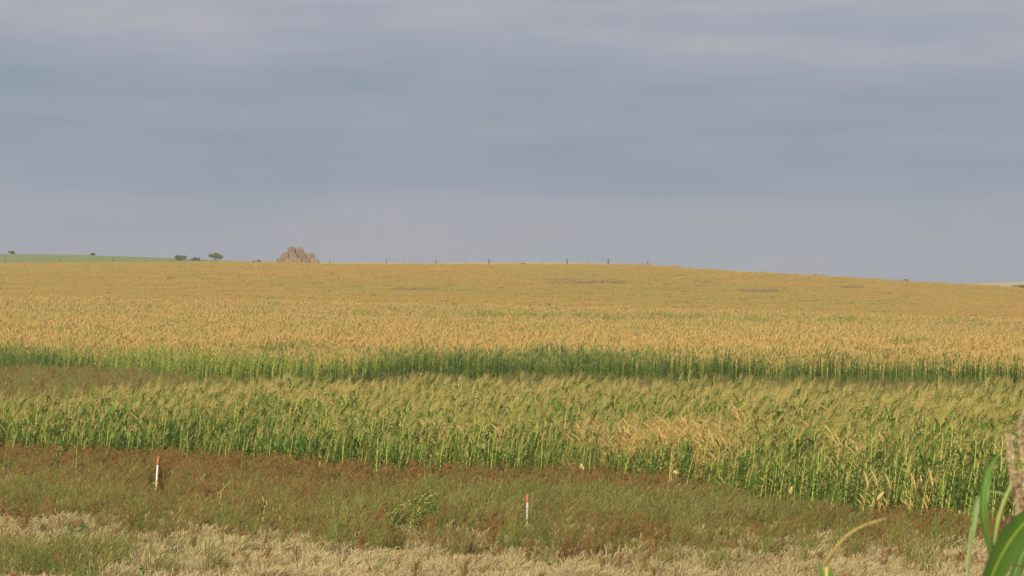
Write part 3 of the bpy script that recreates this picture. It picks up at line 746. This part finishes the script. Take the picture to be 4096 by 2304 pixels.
# tassel: drooping fuzzy branches on the stem's top
b = MB()
for lst in ([(4085,1885), (4060,1930), (4048,1860), (4044,1800), (4040,1745)], [(4110,1855), (4095,1800), (4088,1730), (4092,1660)], [(4120,1840), (4100,1900), (4078,1960), (4088,2010), (4092,2070)],
            [(4060,1915), (4062,1960), (4072,2010), (4078,2062)], [(4130,1820), (4115,1880), (4100,1960), (4096,2040)], [(4140,1800), (4125,1740), (4118,1690), (4105,1640)], [(4145,1795), (4160,1880), (4150,1960)]):
    p = smooth(rel([P(a, c, D + rnd(-.05, .05)) for a, c in lst]), 4)
    b.tube(p, [px_w(6)] * len(p), M['pink_tassel'], 4)
    for i in range(len(p) - 1):
        for k in range(28):
            c = p[i].lerp(p[i + 1], random.random()); u = (rvec(1) + Vector((0, 0, -.3))).normalized() * rnd(.004, .009)
            b.quad(c + u, u, u.cross(rvec(1)).normalized() * .0022, M['pink_tassel'])
b.obj('tassel', fp_)
# second plant: narrow stalk with broken leaf
root = Vector((P(3850, 2300, D + .8).x, D + .9, gz(1.1, D + .9)))
D2 = D + .8
f2 = empty('corn_plant', root, 'blurred slender corn shoot with a folded narrow leaf, left of the close broad leaved corn', 'corn plant')
p = smooth(rel([Vector((root.x, root.y, root.z)), P(3852, 2700, D2), P(3862, 2400, D2), P(3868, 2304, D2), P(3876, 2200, D2), P(3886, 2110, D2)]))
b = MB(); b.tube(p, wl([px_w(26, D2), px_w(22, D2), px_w(18, D2), px_w(14, D2), px_w(12, D2), px_w(11, D2)], len(p)), M['shoot'], 8); b.obj('stalk', f2, True)
p = smooth(rel([P(3878, 2200, D2), P(3893, 2110, D2), P(3900, 2050, D2), P(3912, 1995, D2), P(3928, 1974, D2), P(3958, 1966, D2), P(3998, 1970, D2), P(4036, 1986, D2)]), 4)
b = MB(); b.ribbon(p, wl([px_w(12, D2), px_w(22, D2), px_w(28, D2), px_w(24, D2), px_w(16, D2), px_w(12, D2), px_w(12, D2), px_w(3, D2)], len(p)), M['shoot'], side=Vector((.9, .2, .25)), fold=.4); b.obj('leaf', f2, True)
p = smooth(rel([P(3880, 2110, D2), P(3895, 2080, D2), P(3915, 2086, D2), P(3945, 2098, D2)]), 3)
b = MB(); b.ribbon(p, wl([px_w(8, D2), px_w(18, D2), px_w(10, D2), px_w(2, D2)], len(p)), M['blade'], side=Vector((.2, .2, 1)), fold=.3); b.obj('leaf', f2, True)
# arching golden seed head
D3 = 14.0
root = Vector((P(3330, 2304, D3).x, D3, gz(.9, D3)))
f3 = empty('corn_plant', root, 'arching golden corn tassel bending right above the dry grass, close and out of focus', 'corn plant')
p = smooth(rel([Vector((root.x, root.y, root.z)), P(3318, 2900, D3), P(3312, 2500, D3), P(3308, 2330, D3), P(3308, 2270, D3)]))
b = MB(); b.tube(p, wl([px_w(26, D3), px_w(22, D3), px_w(16, D3), px_w(13, D3)], len(p)), M['stalk'], 8); b.obj('stalk', f3, True)
b = MB()
p = smooth(rel([P(3308, 2272, D3), P(3311, 2240, D3), P(3346, 2190, D3), P(3391, 2141, D3), P(3455, 2103, D3), P(3505, 2085, D3), P(3540, 2074, D3)]), 8)
b.tube(p, wl([px_w(10, D3), px_w(13, D3), px_w(14, D3), px_w(12, D3), px_w(9, D3), px_w(4, D3)], len(p)), M['tassel'], 6)
for i in range(len(p) - 1):
    for k in range(12):
        c = p[i].lerp(p[i + 1], random.random()); t = (p[i + 1] - p[i]).normalized(); u = (t * 1.5 + rvec(1)).normalized() * .0075 * (1.15 - .7 * i / len(p))
        b.quad(c + u * .8, u, u.cross(rvec(1)).normalized() * .0026, M['tassel'] if k % 3 else M['seed'])
b.obj('tassel', f3)
for lst in ([(3310,2420), (3296,2330), (3284,2290), (3278,2240)], [(3308,2430), (3325,2330), (3318,2290), (3300,2262)]):
    p = smooth(rel([P(a, c, D3) for a, c in lst]), 4)
    b = MB(); b.ribbon(p, wl([px_w(26, D3), px_w(30, D3), px_w(18, D3), px_w(2, D3)], len(p)), M['blade'], side=Vector((.9, .3, 0)), fold=.4); b.obj('leaf', f3, True)

# ------------------------------------------------------------------ skyline: bales, fence, shrubs
def bale_parts(r=.8, ln=1.3):
    b = MB(); n = 28; k = b.mi(M['bale']); rings = []
    prof = [(0, -ln/2 - .01), (r*.25, -ln/2 - .03), (r*.5, -ln/2 + .0), (r*.72, -ln/2 - .02), (r*.9, -ln/2 + .02), (r*.985, -ln/2 + .1), (r, -ln/6), (r*1.005, ln/6), (r*.985, ln/2 - .1), (r*.9, ln/2 - .02), (r*.5, ln/2), (0, ln/2)]
    sx = rnd(1.0, 1.06)
    for (rr_, yy) in prof:
        row_ = []
        for j in range(n):
            a = 2 * math.pi * j / n; q = 1 + rnd(-.025, .025)
            row_.append(len(b.v)); b.v.append(Vector((math.cos(a) * rr_ * sx * q, yy + rnd(-.02, .02), math.sin(a) * rr_ * q)))
        rings.append(row_)
    for A, B_ in zip(rings, rings[1:]):
        for j in range(n):
            b.f.append((A[j], A[(j+1) % n], B_[(j+1) % n], B_[j])); b.m.append(k); b.uv += [(0, 0)] * 4
    for i in range(260):   # loose straw ends
        a = rnd(0, 6.28); yy = rnd(-ln/2, ln/2); c = Vector((math.cos(a) * r * sx, yy, math.sin(a) * r)); u = rvec(1).normalized() * .07
        b.quad(c, u, u.cross(rvec(1)).normalized() * .012, M['bale'])
    return b.mesh('hay_bale')
bm_ = [bale_parts() for i in range(5)]
BD = 935
cx = (1190 - XC) / F * BD
zb = P(0, 1052, BD).z
rows_ = [(0, [-3.3, -1.62, .04, 1.70, 3.36, ], 'bottom'), (1.12, [-2.42, -.76, .90, 2.52], 'middle'), (2.2, [-1.15, .42], 'top')]
base_z = P(0, 988, BD).z - 2.2 - .82
words = {'bottom': ['leftmost', 'second from left', 'middle', 'second from right', 'rightmost'], 'middle': ['leftmost', 'second from left', 'second from right', 'rightmost'], 'top': ['left', 'right']}
for dz, xs, nm in rows_:
    for i, xx in enumerate(xs):
        o = bpy.data.objects.new('hay_bale', bm_[(i + len(xs)) % 5]); C.objects.link(o)
        o.location = (cx + xx, BD + dz * .25 + rnd(-.15, .15), base_z + dz + rnd(-.03, .03)); o.rotation_euler = (0, rnd(0, 6.28), rnd(-.12, .12)); o.scale = (rnd(1.0, 1.08), 1, rnd(.97, 1.07))
        if dz == 0 and i in (0, 4): pass
        tag(o, 'round brown hay bale, %s of the %s row in the skyline stack' % (words[nm][i], nm), 'hay bale', 'round hay bales in the stack')
for xx, dz, wd in ((-1.7, .9, 'left'), (.0, 1.4, 'middle'), (1.75, .85, 'right'), (-.35, 1.8, 'upper')):
    o = bpy.data.objects.new('hay_bale', random.choice(bm_)); C.objects.link(o)
    o.location = (cx + xx, BD + 1.55, base_z + dz); o.rotation_euler = (0, rnd(0, 6.28), rnd(-.2, .2))
    tag(o, 'brown hay bale at the back of the skyline stack, %s one seen through the gaps' % wd, 'hay bale', 'round hay bales in the stack')
# fence along the crest
FD = 915.0
posts = [(20,1030,10,0), (237,1034,9,0), (453,1028,10,0), (700,1040,7,0), (1110,1032,11,.04), (1318,1038,9,0), (1545,1036,8,0), (1746,1040,9,.35), (1956,1036,11,0), (2268,1035,11,0), (2433,1036,12,0), (2590,1044,11,0),
         (1612,1044,5,0), (1862,1047,4,0), (2163,1047,5,0), (2347,1044,5,0), (3265,1096,6,.1), (-180,1036,10,0), (4230,1140,10,0)]
posts.sort()
fr = Vector(((posts[0][0] - XC) / F * FD, FD, terrain((posts[0][0] - XC) / F * FD, FD)))
fence = empty('wire_fence', fr, 'old wire fence with widely spaced wooden posts along the hilltop skyline', 'fence')
wp = []
for px, py, w_, lean in posts:
    tp = P(px, py, FD); x = tp.x; g = terrain(x, FD) - .3
    b = MB(); r = max(.05, w_ / F * FD / 3.6); foot = Vector((x - lean * (tp.z - g), FD, g))
    b.tube([foot - fr, foot.lerp(tp, .5) - fr + Vector((.01, 0, 0)), tp - fr], [r * 1.1, r, r * .9], M['post'], 8); b.obj('post', fence)
    wp.append(Vector((x, FD - .12, terrain(x, FD))) - fr)
for hh in (.45, .8, 1.1):
    b = MB(); b.tube([q + Vector((0, 0, hh)) for q in wp], [.007] * len(wp), M['wire'], 4); b.obj('wire', fence)

def shrub(label, cat, px, py_base, py_top, wpx, d, mat, n, ls, name='shrub', trunk=True, group=None):
    z0 = terrain((px - XC) / F * d, d); x = (px - XC) / F * d; top = P(px, py_top, d).z; hgt = top - z0; wd = wpx / F * d / 2
    low = P(px, py_base, d).z - z0
    o = empty(name, (x, d, z0), label, cat, group)
    b = MB(); b.tube([Vector((0, 0, -.2)), Vector((.05, 0, max(.3, low)))], [.16 * wd ** .5, .1 * wd ** .5], M['bark'], 6)
    lobes = []
    for i in range(7):
        c = Vector((rnd(-.62, .62) * wd, rnd(-.4, .4) * wd, low + (hgt - low) * rnd(.25, .78))); lobes.append((c, rnd(.24, .42) * min(wd, hgt - max(low, 0))))
        b.tube([Vector((.05, 0, max(.2, low * .8))), c * .6 + Vector((0, 0, .2)), c], [.07 * wd ** .5, .05, .02], M['bark'], 4)
    lobes.append((Vector((rnd(-.15, .15) * wd, 0, hgt - .25 * (hgt - low))), .25 * (hgt - low)))
    b.obj('trunk', o)
    f = MB()
    for i in range(n):
        c, r_ = random.choice(lobes); v = rvec(1)
        while v.length > 1: v = rvec(1)
        q = c + Vector((v.x * r_ * 1.7, v.y * r_ * 1.3, v.z * r_)); q.z = max(q.z, .1)
        u = rvec(1).normalized() * ls * rnd(.6, 1.4); f.quad(q, u, u.cross(rvec(1)).normalized() * ls * .6, mat)
    f.obj('crown', o)
shrub('small dark round bush on the green hilltop at the far left', 'bush', 46, 1019, 1004, 30, 1490, M['shrub'], 500, .18)
shrub('tiny reddish brown tree on the green hill, right of the far left bush', 'tree', 370, 1022, 1012, 22, 1480, M['brown_shrub'], 350, .15)
shrub('low rounded green bush with dense crown, left end of the skyline tree clump', 'bush', 722, 1042, 1021, 60, 1400, M['shrub'], 1100, .2)
shrub('low pale bush between the two larger bushes of the skyline clump', 'bush', 780, 1044, 1029, 50, 1410, M['shrub'], 500, .2)
shrub('broad topped green tree, right and tallest of the skyline clump left of the hay bales', 'tree', 862, 1037, 1015, 68, 1400, M['shrub'], 1300, .2, 'broad_tree')
shrub('sparse olive bush just left of the hay bale stack', 'bush', 1030, 1050, 1041, 56, 1100, M['olive'], 350, .14)
shrub('dark green bush cut off by the right edge of the photo on the skyline', 'bush', 4078, 1160, 1141, 76, 885, M['shrub'], 1500, .12)
shrub('tiny low weed tuft on the skyline at the middle of the hilltop', 'bush', 2090, 1058, 1052, 36, 907, M['verge'], 260, .08)
shrub('tiny reddish bush on the sloping skyline right of the fence', 'bush', 3262, 1103, 1097, 14, 907, M['verge'], 160, .08)
shrub('small thin bush on the skyline near where the hill flattens at right', 'bush', 3624, 1130, 1115, 18, 907, M['olive'], 130, .08)

# ------------------------------------------------------------------ haze
HZ = MB(); X0, X1, Y0, Y1, Z0, Z1 = -3600, 3600, -300, 2600, -16, 34
HZ.v = [Vector(v) for v in ((X0,Y0,Z0), (X1,Y0,Z0), (X1,Y1,Z0), (X0,Y1,Z0), (X0,Y0,Z1), (X1,Y0,Z1), (X1,Y1,Z1), (X0,Y1,Z1))]
HZ.f = [(0,3,2,1), (4,5,6,7), (0,1,5,4), (1,2,6,5), (2,3,7,6), (3,0,4,7)]
m, N, L = new_mat('haze_air'); N.remove(N['Principled BSDF'])
pv = N.new('ShaderNodeVolumePrincipled'); pv.inputs['Color'].default_value = (.54, .61, .72, 1); pv.inputs['Density'].default_value = .00018
L.new(pv.outputs[0], N['Material Output'].inputs['Volume'])
HZ.m = [HZ.mi(m)] * 6; HZ.uv = [(0, 0)] * 24
tag(HZ.obj('haze'), kind='stuff')

# ------------------------------------------------------------------ light, sky, camera
EL, AZ = 24.0, 206.0       # sun behind the camera and to the left (compass from +Y)
sd = Vector((math.sin(R(AZ)) * math.cos(R(EL)), math.cos(R(AZ)) * math.cos(R(EL)), math.sin(R(EL))))
sun = bpy.data.lights.new('sun', 'SUN'); sun.energy = 5.0; sun.angle = R(.6); sun.color = (1, .88, .58)
so = bpy.data.objects.new('sun', sun); C.objects.link(so); so.rotation_euler = (-sd).to_track_quat('-Z', 'Y').to_euler()
W = bpy.data.worlds.new('World'); S.world = W; W.use_nodes = True
N, L = W.node_tree.nodes, W.node_tree.links
bg = N['Background']; bg.inputs['Strength'].default_value = .1
sky = N.new('ShaderNodeTexSky'); sky.sky_type = 'NISHITA'; sky.sun_disc = False; sky.sun_elevation = R(EL); sky.sun_rotation = R(AZ); sky.dust_density = 2
tc_ = N.new('ShaderNodeTexCoord')
sx = N.new('ShaderNodeSeparateXYZ'); L.new(tc_.outputs['Generated'], sx.inputs[0])
def mth(op, a, b_=None, c=None):
    n = N.new('ShaderNodeMath'); n.operation = op
    for i, v in enumerate((a, b_, c)):
        if v is None: continue
        if isinstance(v, (int, float)): n.inputs[i].default_value = v
        else: L.new(v, n.inputs[i])
    return n.outputs[0]
def noise_dir(ax, az, detail, rough=.5, off=0.0, dist=0.0):
    cx_ = N.new('ShaderNodeCombineXYZ'); L.new(mth('MULTIPLY', sx.outputs[0], ax), cx_.inputs[0]); L.new(mth('MULTIPLY', sx.outputs[1], 2.0), cx_.inputs[1])
    L.new(mth('MULTIPLY_ADD', sx.outputs[2], az, off), cx_.inputs[2])
    n = N.new('ShaderNodeTexNoise'); n.inputs['Scale'].default_value = 1; n.inputs['Detail'].default_value = detail; n.inputs['Roughness'].default_value = rough; n.inputs['Distortion'].default_value = dist
    L.new(cx_.outputs[0], n.inputs['Vector']); return n.outputs['Fac']
# banded stratus: vertical layering (bent by a slow noise) plus broad and fine streaks
warp = noise_dir(14, 30, 2, off=3.1)
zz = mth('ADD', sx.outputs[2], mth('MULTIPLY', mth('SUBTRACT', warp, .5), .012))
ramp = N.new('ShaderNodeValToRGB'); L.new(mth('DIVIDE', zz, .08), ramp.inputs['Fac']); ramp.color_ramp.interpolation = 'B_SPLINE'
stops = [(0.0, .58), (.16, .60), (.235, .52), (.29, .18), (.42, .06), (.50, .28), (.575, .22), (.63, .55), (.70, .36), (.78, .6), (1.0, .8)]
e = ramp.color_ramp.elements
while len(e) < len(stops): e.new(.5)
for i, (p_, v) in enumerate(stops): e[i].position = p_; e[i].color = (v, v, v, 1)
n_b = noise_dir(11, 62, 4, .5, 0.7); n_f = noise_dir(30, 230, 3, .5, 5.0, .3)
mr_ = N.new('ShaderNodeMapRange'); L.new(sx.outputs[2], mr_.inputs[0]); mr_.inputs[1].default_value = .008; mr_.inputs[2].default_value = .04; mr_.inputs[3].default_value = .5; mr_.inputs[4].default_value = 1.5
t = mth('ADD', ramp.outputs['Color'], mth('MULTIPLY', mth('SUBTRACT', n_b, .5), mr_.outputs[0]))
t = mth('ADD', t, mth('MULTIPLY', mth('SUBTRACT', n_f, .5), mth('MULTIPLY', mr_.outputs[0], .25)))
cr = N.new('ShaderNodeValToRGB'); L.new(t, cr.inputs['Fac'])
e = cr.color_ramp.elements; e[0].position = 0; e[0].color = (.26, .315, .395, 1); e[1].position = 1; e[1].color = (.50, .485, .48, 1)
k = e.new(.5); k.color = (.36, .38, .455, 1)
sc_ = N.new('ShaderNodeVectorMath'); sc_.operation = 'SCALE'; L.new(cr.outputs[0], sc_.inputs[0]); sc_.inputs['Scale'].default_value = 9.7
mix = N.new('ShaderNodeMix'); mix.data_type = 'RGBA'; mix.inputs[0].default_value = .96
L.new(sky.outputs[0], mix.inputs[6]); L.new(sc_.outputs[0], mix.inputs[7]); L.new(mix.outputs[2], bg.inputs['Color'])

cam = bpy.data.cameras.new('camera'); co = bpy.data.objects.new('camera', cam); C.objects.link(co); S.camera = co
co.location = (0, 0, H); cam.sensor_width = 36; cam.lens = 36 * F / 4096; cam.clip_end = 12000; cam.clip_start = .5
co.rotation_euler = (R(90) + math.atan((YE - 1152) / F), 0, 0)
cam.dof.use_dof = True; cam.dof.focus_distance = 135; cam.dof.aperture_fstop = 20
S.view_settings.view_transform = 'Standard'; S.view_settings.look = 'None'; S.view_settings.exposure = 0.1; S.view_settings.gamma = 1
S.render.resolution_x = 1024; S.render.resolution_y = 576
print('counts', len(near), len(far), len(pd), len(pg_), len(sa), len(T), len(G), len(O_), len(RU), len(FO))
